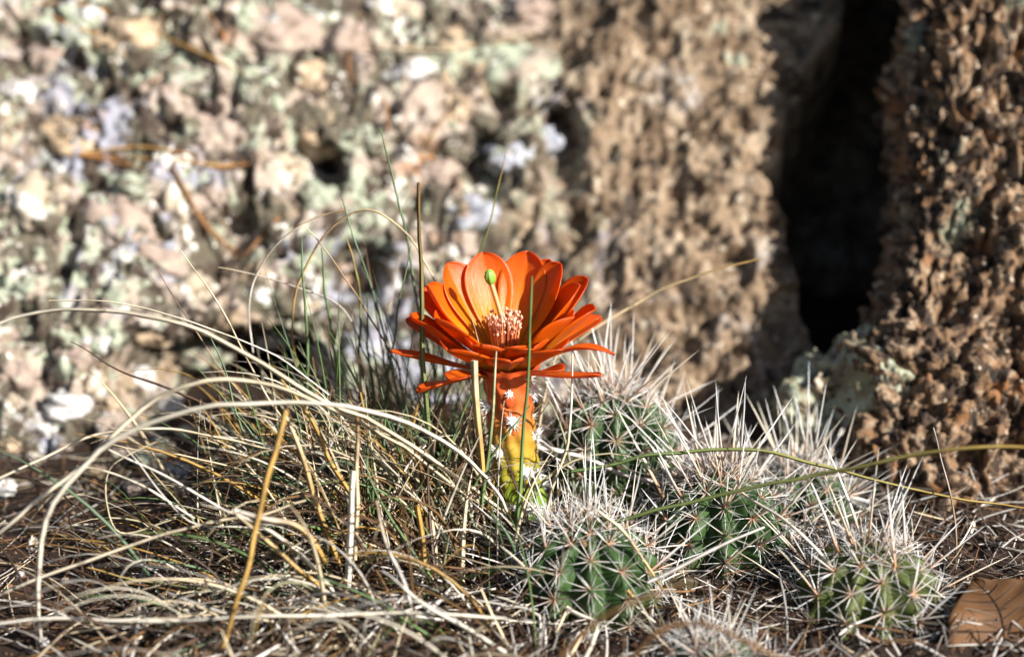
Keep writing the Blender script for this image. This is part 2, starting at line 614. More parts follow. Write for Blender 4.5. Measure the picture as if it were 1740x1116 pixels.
PEBBLES = [(120, 690, 40, 24, 'white'), (75, 725, 34, 20, 'white'), (165, 655, 28, 26, 'cream'), (30, 640, 34, 28, 'pink'),
           (240, 645, 24, 26, 'white'), (290, 690, 22, 14, 'white'), (20, 690, 20, 18, 'cream'), (200, 735, 20, 14, 'pink'),
           (60, 780, 16, 12, 'cream'), (255, 780, 26, 20, 'mint'), (300, 800, 22, 18, 'blue'), (230, 830, 18, 14, 'pink'),
           (10, 830, 18, 16, 'white'), (55, 925, 10, 14, 'cream'), (35, 975, 7, 5, 'white'), (160, 800, 16, 10, 'tan'),
           (280, 760, 20, 14, 'mint'), (110, 760, 14, 9, 'pink'), (320, 735, 18, 14, 'cream'), (75, 1090, 8, 8, 'white'),
           (28, 1060, 7, 5, 'cream'), (110, 985, 6, 4, 'pink'), (190, 690, 22, 16, 'tan'), (20, 760, 20, 14, 'tan'),
           (340, 850, 10, 8, 'tan'), (140, 850, 9, 6, 'pink')]
PLAB = ["largest white quartz pebble below the pale lichened slope", "white quartz pebble just before the largest white pebble", "cream pebble tucked behind the largest white pebble",
        "pinkish pebble against the foot of the lichened slope", "white quartz pebble at the mouth of the dark hollow", "flat white pebble under the arching straw before the dark hollow",
        "cream pebble between the pinkish pebble and the white ones", "pinkish pebble among straw behind the mint lichened pebbles", "small cream pebble on bare soil before the white pebbles",
        "mint lichened pebble nearest the grass clump", "bluish grey pebble half buried beside the grass clump", "pinkish pebble lying on soil before the bluish grey pebble",
        "white quartz pebble alone on the soil away from the grass clump", "upright cream chip beside the long drooping straw", "tiny white chip on the reddish soil", "small tan pebble on soil behind the straw loop",
        "mint lichened pebble behind the bluish grey pebble", "small pinkish pebble in front of the largest white pebble", "cream pebble at the edge of the grass clump", "white chip at the tip of the long drooping straw",
        "cream chip on the soil beyond the drooping straw", "tiny pinkish chip on the reddish soil", "tan pebble at the slope foot beside the largest white pebble", "tan pebble on soil before the cream pebble",
        "small tan pebble under the grass clump", "small pinkish pebble on soil under the drooping straw"]
for (u, v, ru, rv, kd), lb in zip(PEBBLES, PLAB):
    tag(stone(u, v, ru, rv, kd, None, "pebble", sink=.2), lb, "pebble", "pebbles at the foot of the slope")

# soil crumbs, countless
N = 7000
cx = RNG.uniform(-.22, .2, N)
cy = RNG.uniform(-.16, .12, N)
cz = ground_z(cx, cy)
OV = np.array([[1, 0, 0], [-1, 0, 0], [0, 1, 0], [0, -1, 0], [0, 0, 1], [0, 0, -1]], float)
OF = np.array([[0, 2, 4], [2, 1, 4], [1, 3, 4], [3, 0, 4], [2, 0, 5], [1, 2, 5], [3, 1, 5], [0, 3, 5]])
rad = .0005 + .0011 * RNG.random(N) ** 3
CV = (OV[None] * (1 + .5 * RNG.uniform(-1, 1, (N, 6, 1))) * rad[:, None, None] + np.stack([cx, cy, cz + rad * .4], 1)[:, None])
CF = (OF[None] + np.arange(N)[:, None, None] * 6).reshape(-1, 3)
ct = np.array([[.10, .05, .03], [.16, .085, .05], [.05, .03, .02], [.3, .24, .19]])[RNG.choice(4, N, p=[.45, .25, .22, .08])]
o = link("soil_crumbs", mesh_np("soil_crumbs", CV.reshape(-1, 3), CF, False, np.repeat(ct, 6, 0)), attr_mat("soil_crumb", .9))
tag(o, "crumbs of reddish soil and grit scattered under the grass", "grit", kind="stuff")

# ------------------------------------------------------------------ spines
CREAM, PALE, BASEB = np.array([.84, .77, .62]), np.array([.76, .76, .74]), np.array([.42, .2, .08])


def cones(B, D, L, Rr, tint0, tint1, bend=None):
    """N tapering three-sided spines from B along D"""
    B, D = np.asarray(B, float), np.asarray(D, float)
    N = len(B)
    s = np.array([0, .35, .7, 1.0])
    C = B[:, None] + D[:, None] * (np.asarray(L)[:, None] * s)[..., None]
    if bend is not None:
        C = C + bend[:, None] * (s ** 2)[None, :, None]
    Wd = np.asarray(Rr)[:, None] * np.array([1, .8, .5, .04])[None]
    tn = tint0[:, None] * np.array([1, .25, 0, 0])[None, :, None] + tint1[:, None] * np.array([0, .75, 1, 1])[None, :, None]
    return strands(C, Wd, tn, flat=1.1)


def perp_basis(n_):
    n_ = Vector(n_).normalized()
    a = n_.orthogonal().normalized()
    return a, n_.cross(a)


cluster_me = []
for k in range(7):                        # radial spine rosettes, Z = outward
    nn = random.randint(11, 15)
    an = np.linspace(0, 2 * math.pi, nn, endpoint=False) + RNG.uniform(-.15, .15, nn)
    el = RNG.uniform(.10, .75, nn)
    D = np.stack([np.cos(an) * np.cos(el), np.sin(an) * np.cos(el), np.sin(el)], 1)
    L = RNG.uniform(.006, .0135, nn)
    dull = RNG.uniform(.72, 1.0, (nn, 1))
    V, F, T = cones(np.zeros((nn, 3)), D, L, RNG.uniform(.00015, .00024, nn), BASEB[None] * np.ones((nn, 1)) * .9, PALE[None] * dull, D[:, [1, 0, 2]] * .0007)
    f = np.repeat(IF, 1, 0)
    sv, sf = ico(1)
    V = np.vstack([V, sv * np.array([.0007, .0007, .0005])])
    quads = F
    tris = np.hstack([sf, sf[:, -1:]]) + (len(V) - len(sv))
    T = np.vstack([T, np.tile([[.5, .36, .2]], (len(sv), 1))])
    me = bpy.data.meshes.new("spine_cluster")
    me.from_pydata(V.tolist(), [], quads.tolist() + [t_[:3].tolist() for t_ in tris])
    at = me.color_attributes.new("tint", 'FLOAT_COLOR', 'POINT')
    at.data.foreach_set("color", np.hstack([T, np.ones((len(T), 1))]).astype(np.float32).ravel())
    me.materials.append(M_spine)
    cluster_me.append(me)
spine_me = []
for k in range(5):
    V, F, T = cones([[0, 0, 0]], [[0, 0, 1]], [1.0], [.0145], (BASEB * (.8 + .1 * k))[None], ((CREAM if k % 2 else PALE) * (.85 + .04 * k))[None],
                    np.array([[RNG.uniform(-.06, .06), RNG.uniform(-.06, .06), 0]]))
    me = mesh_np("spine", V, F, True, T)
    me.materials.append(M_spine)
    spine_me.append(me)


def aim(d_):
    return Vector(d_).to_track_quat('Z', 'Y').to_euler()


def cactus(u, v, Y, Rb, H, label, seed, centrals=1.0, tilt=(0, 0), green=(.036, .074, .02), dens=1.0):
    """apex of the body at pixel (u, v) on the plane Y; body reaches into the ground"""
    rnd = random.Random(seed)
    ap = px(u, v, Y)
    base = Vector((ap.x - tilt[0] * H, ap.y - tilt[1] * H, ap.z - H))
    root = link("hedgehog_cactus", None, loc=base)
    tag(root, label, "cactus", "hedgehog cactus heads in a cluster")
    nr = 12
    nu, nv = nr * 10, 44
    th = np.linspace(0, 2 * math.pi, nu, endpoint=False)
    t = np.linspace(0, 1, nv)          # 0 base .. 1 apex

    def prof(t):
        s = np.clip((t - .35) / .65, 0, 1)
        return (Rb * (.80 + .20 * np.clip(t / .35, 0, 1)) * np.sqrt(np.clip(1 - s ** 2.3, 0, 1)), t * H)
    rr, zz = prof(t)
    TH, RR = np.meshgrid(th, rr, indexing='ij')
    _, ZZ = np.meshgrid(th, zz, indexing='ij')
    arc = np.concatenate([[0], np.cumsum(np.hypot(np.diff(rr), np.diff(zz)))])
    pitch = .0090
    AR = np.broadcast_to(arc[None], TH.shape)
    rib = .5 + .5 * np.cos(TH * nr)
    tub = .5 + .5 * np.cos(AR / pitch * 2 * math.pi)
    fade = np.clip(RR / Rb * 1.6, 0, 1)
    bulge = (.0050 * (rib - .5) + .0026 * rib * tub) * fade
    R2 = RR + bulge
    X = R2 * np.cos(TH) + tilt[0] * ZZ
    Yy = R2 * np.sin(TH) + tilt[1] * ZZ
    V = np.stack([X, Yy, ZZ], -1).reshape(-1, 3)
    V += .0006 * np.stack([fbm(V * 200, 2, seed), fbm(V * 200, 2, seed + 3), fbm(V * 200, 2, seed + 5)], 1)
    g = np.array(green)
    tone = (.75 + .5 * (fbm(V * 150, 3, seed + 9) * .5 + .5))[:, None]
    low = (1 - np.clip(ZZ / H * 1.6, 0, 1)).reshape(-1, 1)
    T = g * tone * (1 - low) + np.array([.17, .13, .05]) * tone * low
    link("stem", mesh_np("stem", V, grid_faces(nu, nv, True), True, T), M_flesh, root)
    # areoles on the ribs
    for j in range(nr):
        a = j * 2 * math.pi / nr
        off = 0 if j % 2 else .5
        k = 0
        while True:
            s_ = (k + off) * pitch
            k += 1
            if s_ > arc[-1] - .001:
                break
            tt_ = np.interp(s_, arc, t)
            if tt_ < .12 or rnd.random() > dens:
                continue
            r0, z0 = prof(np.array(tt_))
            r1, z1 = prof(np.array(max(0, tt_ - .02)))
            nrm = Vector(((z0 - z1) * math.cos(a), (z0 - z1) * math.sin(a), -(r0 - r1)))
            if nrm.length < 1e-9:
                nrm = Vector((0, 0, 1))
            nrm.normalize()
            rp = float(r0) + .0037 * min(1, float(r0) / Rb * 1.6)
            p = Vector((rp * math.cos(a) + tilt[0] * float(z0), rp * math.sin(a) + tilt[1] * float(z0), float(z0)))
            e = aim((nrm + Vector((rnd.uniform(-.2, .2), rnd.uniform(-.2, .2), rnd.uniform(-.1, .25)))).normalized())
            e.rotate_axis('Z', rnd.uniform(0, 6.28))
            q = rnd.uniform(.75, 1.12)
            link("spine_cluster", rnd.choice(cluster_me), None, root, p, e, (q, q, q))
            ncent = (1 + (rnd.random() < .4)) if tt_ > .6 else (1 if rnd.random() < .6 else 0)
            for _ in range(ncent):
                d_ = (nrm + Vector((rnd.uniform(-.55, .55), rnd.uniform(-.55, .55), rnd.uniform(0, .75)))).normalized()
                L = rnd.uniform(.011, .022) * centrals * (1.3 if tt_ > .5 and rnd.random() < .35 else 1)
                link("spine", rnd.choice(spine_me), None, root, p, aim(d_), (L * 1.2, L * 1.2, L))
    for _ in range(int(60 * dens)):                # young spines standing in the crown
        a, q = rnd.uniform(0, 6.28), rnd.random() ** .7
        rr_ = q * Rb * .42
        p = Vector((rr_ * math.cos(a) + tilt[0] * H, rr_ * math.sin(a) + tilt[1] * H, H * (1 - .12 * q * q)))
        long_ = rnd.random() < .17
        sp = .75 if long_ else 1.25
        d_ = Vector((math.cos(a) * q * sp + rnd.gauss(0, .28), math.sin(a) * q * sp + rnd.gauss(0, .28), 1)).normalized()
        L = rnd.uniform(.017, .031) * centrals if long_ else rnd.uniform(.006, .013)
        link("spine", rnd.choice(spine_me), None, root, p, aim(d_), (L * .9 + .003, L * .9 + .003, L))
    return root


cactus(1042, 662, .024, .0220, .064, "dark green hedgehog cactus head just right of the orange flower stalk", 1, 1.15)
cactus(1222, 806, -.012, .0225, .056, "hedgehog cactus head with the longest upright spines, crossed by the yellow arching stem", 2, 1.45)
cactus(1366, 796, .018, .0200, .050, "spiny cactus head half hidden behind the longest-spined head", 3, 1.3)
cactus(1000, 886, -.044, .0210, .048, "hedgehog cactus head at the foot of the flower stalk under the green blade", 4, 1.1)
cactus(1482, 930, -.050, .0220, .046, "yellowing hedgehog cactus head close to the dry brown leaf", 5, 1.2, green=(.075, .095, .022))
cactus(1212, 1096, -.084, .0180, .030, "low cactus head of white spines buried in litter before the others", 6, .8, dens=.7)
cactus(1120, 800, .014, .0165, .036, "small shaded cactus head wedged between the two upper heads", 7, .7, dens=.5)
cactus(1345, 935, -.022, .0170, .030, "withered brownish cactus head between the longest-spined and the yellowing heads", 8, .7, green=(.07, .055, .025), dens=.4)
cactus(1112, 968, -.040, .0150, .028, "withered cactus head sunk in litter under the longest-spined head", 9, .7, green=(.065, .05, .025), dens=.4)

# ------------------------------------------------------------------ flowering cactus
fb = px(885, 905, .0)
FR = link("flowering_cactus", None, loc=fb)
tag(FR, "green cactus stalk carrying one open orange flower", "flowering cactus")


def loc(p):
    return Vector(p) - fb


axis_pts = catmull([loc(px(888, 925, 0)), loc(px(886, 870, 0)), loc(px(878, 800, 0)), loc(px(869, 720, 0)), loc(px(863, 650, 0)), loc(px(858, 612, 0))], 60)
rad_k = np.interp(np.linspace(0, 1, 60), [0, .12, .22, .35, .5, .7, .85, 1], [.0115, .0118, .0100, .0083, .0078, .0076, .0082, .0120])


def tube(name, i0, i1, parent, mat, colf, ribs=9, amp=.0007, n_=72):
    C = axis_pts[i0:i1]
    Rk = rad_k[i0:i1]
    th = np.linspace(0, 2 * math.pi, n_, endpoint=False)
    V, T = [], []
    for a in th:
        for c, r in zip(C, Rk):
            h_ = c[2]
            rr = r + amp * math.cos(a * ribs + h_ * 120) + amp * .8 * math.cos(h_ * 900 + a * 4)
            V.append((c[0] + rr * math.cos(a), c[1] + rr * math.sin(a), c[2]))
    V = np.array(V)
    T = colf(V)
    return link(name, mesh_np(name, V, grid_faces(n_, len(C), True), True, T), mat, parent)


zt = axis_pts[-1][2]


def tube_col(V):
    h_ = V[:, 2] / zt
    nz = fbm(V * 180, 3, 5) * .08
    cols = np.array([[.075, .17, .025], [.14, .25, .025], [.30, .30, .025], [.42, .24, .03], [.50, .13, .03], [.58, .08, .015]])
    ks = [0, .22, .38, .55, .72, .95]
    return np.stack([np.interp(h_ + nz, ks, cols[:, k]) for k in range(3)], 1)


tube("stem", 0, 15, FR, M_flesh, tube_col, 8, .0009)
FT = tube("floral_tube", 14, 60, FR, M_flesh, tube_col, 10, .00045)
# woolly areoles with short white bristles
tuft_me = []
for k in range(4):
    nn = 40
    D = RNG.normal(size=(nn, 3))
    D[:, 2] = np.abs(D[:, 2]) * .9 + .15
    D /= np.linalg.norm(D, axis=1, keepdims=True)
    V, F, T = cones(np.zeros((nn, 3)), D, RNG.uniform(.0014, .0034, nn), np.full(nn, .0002), np.tile([[.8, .76, .66]], (nn, 1)), np.tile([[.84, .82, .78]], (nn, 1)))
    sv, sf = ico(2)
    sv = sv * (1 + .35 * fbm(sv * 3, 2, k)[:, None]) * np.array([.0014, .0014, .0011])
    me = bpy.data.meshes.new("areole")
    me.from_pydata(np.vstack([V, sv]).tolist(), [], F.tolist() + (sf + len(V)).tolist())
    at = me.color_attributes.new("tint", 'FLOAT_COLOR', 'POINT')
    T = np.vstack([T, np.tile([[.85, .83, .78]], (len(sv), 1))])
    at.data.foreach_set("color", np.hstack([T, np.ones((len(T), 1))]).astype(np.float32).ravel())
    me.materials.append(M_spine)
    tuft_me.append(me)
sv2, sf2 = ico(2)
scale_v = sv2 * np.array([.0021, .0034, .0011])
scale_v[:, 1] -= .0022
TUFTS = [(872, 690, 0, 1.2), (846, 748, 0, 1.25), (908, 735, 0, 1.2), (893, 777, 0, 1.2), (911, 790, 0, 1.0), (833, 803, 0, 1.2), (901, 832, 0, 1.2),
         (872, 830, 0, .7), (856, 850, 0, 1.2), (894, 862, 0, 1.35), (916, 878, 0, .95), (884, 885, 0, .9), (905, 893, 0, .8), (823, 683, 0, 1.2), (905, 655, 0, 1.3),
         (920, 845, 0, .9), (866, 640, 0, .6), (832, 775, 0, .9), (842, 880, 0, .8)]
for (u, v, _, sc_) in TUFTS:
    p = loc(px(u, v, 0))
    i = int(np.argmin(np.abs(axis_pts[:, 2] - p.z)))
    c, r = Vector(axis_pts[i]), float(rad_k[i])
    dx = max(-.97 * r, min(.97 * r, p.x - c.x))
    nd = Vector((dx, -math.sqrt(max(1e-9, r * r - dx * dx)), 0))
    q = Vector((c.x, c.y, p.z)) + nd
    # correct the pixel shift that comes from standing nearer than the axis
    q.z += -nd.y * math.tan(PITCH) * -1.0
    q.z = min(max(q.z, .001), zt)
    o = link("areole", random.choice(tuft_me), None, FR, q, aim((nd.normalized() + Vector((0, 0, .35))).normalized()), (sc_ * 1.3,) * 3)
for o_ in [x for x in FR.children if x.name.startswith('areole')]:
    pw = scale_v + np.array(o_.location)
    me = mesh_np('scale', scale_v, sf2, True, tube_col(pw + np.array([0, 0, -.003])) * np.array([1.12, .9, 1.0]))
    nd = Vector((o_.location.x - np.interp(o_.location.z, axis_pts[:, 2], axis_pts[:, 0]), o_.location.y - np.interp(o_.location.z, axis_pts[:, 2], axis_pts[:, 1]), 0)).normalized()
    link('scale', me, M_flesh, FR, o_.location - nd * .0004, nd.to_track_quat('Z', 'Y').to_euler())
for k in range(14):   # the far side too
    h_ = random.uniform(.05, .9) * zt
    i = int(np.argmin(np.abs(axis_pts[:, 2] - h_)))
    a = random.uniform(.35, 2.8)
    nd = Vector((math.cos(a), math.sin(a), 0)) * float(rad_k[i])
    link("areole", random.choice(tuft_me), None, FR, Vector(axis_pts[i]) + nd, aim(nd.normalized() + Vector((0, 0, .3))), (1.1, 1.1, 1.1))

# petals: azimuth (deg, 0 right, 90 away, 270 to the camera), elevation base/tip, length, half width, start radius, start drop
TH0 = Vector(axis_pts[-1])
TILT = R(7)


def petal(az, e0, e1, L, W, r0=.005, z0=0.0, cup=.35, roll=0.0, name="petal", inner=True, twist=0.0):
    nu, nv = 26, 17
    u_ = 1 - (1 - np.linspace(0, 1, nu)) ** 1.35
    ee = np.radians(e0 + (e1 - e0) * u_ ** 1.3)
    du = np.gradient(u_)
    dr = np.cos(ee) * L * du
    dz = np.sin(ee) * L * du
    rc = r0 + np.concatenate([[0], np.cumsum(dr[:-1])])
    zc = z0 + np.concatenate([[0], np.cumsum(dz[:-1])])
    tip = np.where(u_ > .70, np.sqrt(np.clip(1 - ((u_ - .70) / .30) ** 2.1, 0, 1)), 1)
    hw = W * (.34 + .66 * sstep(0, .70, u_)) * tip
    hw[-1] = .0003
    wv = np.linspace(-1, 1, nv)
    ang = np.radians(az)
    er = np.array([math.cos(ang), math.sin(ang), 0])
    es = np.array([-math.sin(ang), math.cos(ang), 0])
    ez = np.array([0, 0, 1.0])
    V = []
    ph = random.uniform(0, 6)
    for i in range(nu):
        nrm = -math.sin(ee[i]) * er + math.cos(ee[i]) * ez
        ru = roll * (1 - .4 * u_[i]) + twist * u_[i]
        side = es * math.cos(ru) + nrm * math.sin(ru)
        nr2 = nrm * math.cos(ru) - es * math.sin(ru)
        for w_ in wv:
            off = cup * hw[i] * w_ * w_ - .0004 * math.exp(-(w_ / .12) ** 2) + .0005 * math.sin(u_[i] * 9 + ph + w_ * 2.5) * u_[i] * abs(w_)
            V.append(er * rc[i] + ez * zc[i] + side * hw[i] * w_ + nr2 * off)
    V = np.array(V)
    # flower axis leans to the camera
    c_, s_ = math.cos(TILT), math.sin(TILT)
    V = np.stack([V[:, 0], V[:, 1] * c_ - V[:, 2] * s_, V[:, 1] * s_ + V[:, 2] * c_], 1) + np.array(TH0)
    ub = np.repeat(u_, nv)
    wb = np.abs(np.tile(wv, nu))
    streak = .10 * fbm(np.stack([ub * 2.5, np.tile(wv, nu) * 7, np.full(len(ub), az)], 1), 3, 2)
    k = np.clip(ub + .12 * wb + streak, 0, 1.1)
    ks = [0, .22, .45, .72, 1.1]
    cs = np.array([[.93, .56, .03], [.92, .48, .02], [.92, .36, .012], [.90, .22, .008], [.84, .12, .006]])
    if not inner:
        cs = np.array([[.86, .28, .04], [.90, .24, .015], [.90, .22, .01], [.90, .20, .01], [.84, .12, .01]])
    T = np.stack([np.interp(k, ks, cs[:, q]) for q in range(3)], 1)
    F = grid_faces(nu, nv)
    me = mesh_np(name, V, F, True, T)
    uvl = me.uv_layers.new(name="UVMap")
    UVv = np.stack([ub, np.tile(wv, nu) * .5 + random.uniform(0, 9)], 1)
    uvl.data.foreach_set("uv", UVv[F.ravel()].astype(np.float32).ravel())
    o = link(name, me, M_petal, FR)
    md = o.modifiers.new("thickness", 'SOLIDIFY')
    md.thickness = .00028
    md.offset = 0
    return o


def j(a):
    return random.uniform(-a, a)


# inner cup, overlapping, all round
for az, e0, e1, L, W, ro in ((106, 46, 72, .0345, .0086, 0), (72, 46, 71, .0345, .0086, 0), (140, 44, 67, .034, .0084, .1), (40, 46, 70, .034, .0074, -.1), (174, 42, 62, .033, .0086, .1),
                             (8, 44, 64, .033, .0080, -.1), (-28, 42, 56, .0295, .0086, -.1), (208, 38, 52, .0300, .0090, .1), (243, 38, 46, .0235, .0088, 0), (-66, 38, 46, .0235, .0088, 0), (-96, 38, 44, .0200, .0088, 0)):
    petal(az + j(2), e0 + j(2), e1 + j(4), L + j(.0008), W + j(.0003), .0050, .001, .36, ro + j(.08))
# middle whorl
for az, e0, e1, L, W, ro in ((90, 40, 62, .0320, .0080, 0), (124, 38, 58, .032, .0080, 0), (56, 42, 62, .0355, .0066, 0), (24, 40, 58, .035, .0074, -.1),
                             (-8, 38, 50, .033, .0070, -.2), (158, 36, 54, .033, .0080, 0), (190, 34, 48, .0325, .0080, .15), (226, 35, 44, .0255, .0092, .1),
                             (-46, 36, 44, .0265, .0080, -.1), (-84, 37, 43, .0185, .0082, 0)):
    petal(az + j(2), e0 + j(2), e1 + j(4), L + j(.0008), W, .0066, -.001, .34, ro + j(.1))
# outer tepals, spreading
for az, e0, e1, L, W, ro in ((188, 14, 22, .0310, .0050, .35), (212, 4, -2, .0250, .0050, .6), (-6, 42, -24, .0310, .0038, -.5), (-26, 6, 20, .0270, .0044, -.4),
                             (160, 22, 28, .030, .0050, 0), (135, 22, 28, .030, .0050, 0), (108, 22, 28, .030, .0050, 0), (80, 22, 28, .030, .0050, 0), (52, 20, 28, .030, .0050, 0),
                             (24, 24, 22, .030, .0046, 0), (-45, 30, 24, .0200, .0050, -.2), (226, 26, 10, .0190, .0050, .2)):
    petal(az, e0, e1, L, W, .0085, -.003, .25, ro, inner=False)
# stamens, style, stigma
nst = 190
a = RNG.uniform(0, 6.28, nst)
rr = .0050 * np.sqrt(RNG.random(nst))
B = np.array(TH0) + np.stack([rr * .7 * np.cos(a), rr * .7 * np.sin(a), np.full(nst, .001)], 1)
D = np.stack([.16 * rr / .005 * np.cos(a), .16 * rr / .005 * np.sin(a) - .10, np.ones(nst)], 1)
D /= np.linalg.norm(D, axis=1, keepdims=True)
L = .0140 + RNG.uniform(-.004, .0025, nst)
V, F, T = strands(B[:, None] + D[:, None] * (L[:, None] * np.linspace(0, 1, 4))[..., None], np.full((nst, 4), .00014), np.tile([[[.85, .30, .12]]], (nst, 4, 1)), 1.0)
ov, of = OV * np.array([.0006, .0006, .0008]), OF
AV = (ov[None] + (B + D * L[:, None])[:, None]).reshape(-1, 3)
AF = (of[None] + (np.arange(nst) * 6)[:, None, None]).reshape(-1, 3) + len(V)
me = bpy.data.meshes.new("stamens")
me.from_pydata(np.vstack([V, AV]).tolist(), [], F.tolist() + AF.tolist())
at = me.color_attributes.new("tint", 'FLOAT_COLOR', 'POINT')
T = np.vstack([T, np.repeat(np.array([.84, .45, .30]) * RNG.uniform(.75, 1.1, (nst, 1)), 6, 0)])
at.data.foreach_set("color", np.hstack([T, np.ones((len(T), 1))]).astype(np.float32).ravel())
tag(link("stamens", me, M_spine, FR), "dense bundle of pink stamens", kind="stuff")
s0, s1 = np.array(TH0), np.array(loc(px(834, 478, -.002)))
C = catmull([s0, s0 * .55 + s1 * .45 + np.array([.0016, 0, 0]), s1], 12)[None]
V, F, T = strands(C, np.full((1, 12), .0009), np.tile([[[.8, .5, .25]]], (1, 12, 1)), 1.2)
link("style", mesh_np("style", V, F, True, T), M_style, FR)
sv, sf = ico(3)
lob = 1 + .14 * np.cos(np.arctan2(sv[:, 1], sv[:, 0]) * 8) * (1 - sv[:, 2] ** 2)
V = sv * np.array([.0018, .0018, .0034]) * lob[:, None] * (1 - .25 * np.clip(sv[:, 2:3], 0, 1))
link("stigma", mesh_np("stigma", V, sf), M_stigma, FR, Vector(s1) + Vector((-.0003, 0, .0018)), (R(8), R(-8), 0))

# ------------------------------------------------------------------ grass
STRAW, GOLD, GREYS, GREEN, BLUEG, BROWN = ([.70, .58, .39], [.48, .29, .08], [.52, .48, .44], [.14, .225, .075], [.175, .26, .15], [.22, .12, .05])
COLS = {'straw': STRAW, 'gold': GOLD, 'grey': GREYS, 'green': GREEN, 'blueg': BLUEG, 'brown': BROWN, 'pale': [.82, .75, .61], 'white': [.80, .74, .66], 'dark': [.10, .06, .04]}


def blade_mesh(ctrl, wpx, c0, c1=None, taper=(1, .15), n=30, name="blade", flat=.3, ref=None):
    """ctrl: (u, v, Y) control points from base to tip; wpx full width in photo pixels"""
    P = []
    for c in ctrl:
        p_ = px(*c)
        if p_.z < gz(p_.x, p_.y) + .001:        # rests on the ground instead of sinking into it
            p_ = pxg(c[0], c[1], .002)
        P.append(p_[:])
    P = np.array(P)
    C = catmull(P, n)
    C += .0006 * np.stack([vnoise(C * 90, 3), vnoise(C * 90, 4), vnoise(C * 90, 5)], 1)
    s = np.linspace(0, 1, n)
    hw = wpx * .82 * KPX * DIST * .5 * np.interp(s, [0, .15, .6, 1], [taper[0] * .9, taper[0], (taper[0] + taper[1]) * .55, taper[1]])
    a, b = np.array(COLS[c0]), np.array(COLS[c1 or c0])
    mott = 1 + .38 * vnoise(np.stack([s * 14, s * 0, np.full(n, random.uniform(0, 99))], 1), 8)
    m_ = (s ** 1.7)[:, None]
    T = (a[None] * (1 - m_) + b[None] * m_) * mott[:, None]
    V, F, T = strands(C[None], hw[None], T[None], flat, ref=np.array(FWD[:])[None, None])
    return mesh_np(name, V, F, True, T)


CLUMP0 = Vector((-.05, -.005, 0))
GC = link("grass_clump", None, loc=CLUMP0)
tag(GC, "tangled clump of dry straw and green grass left of the orange flower", "grass clump")


def blade(ctrl, wpx, c0, c1=None, taper=(1, .15), **k):
    o = link("blade", blade_mesh(ctrl, wpx, c0, c1, taper, **k), M_grass, GC)
    o.location = -CLUMP0
    return o


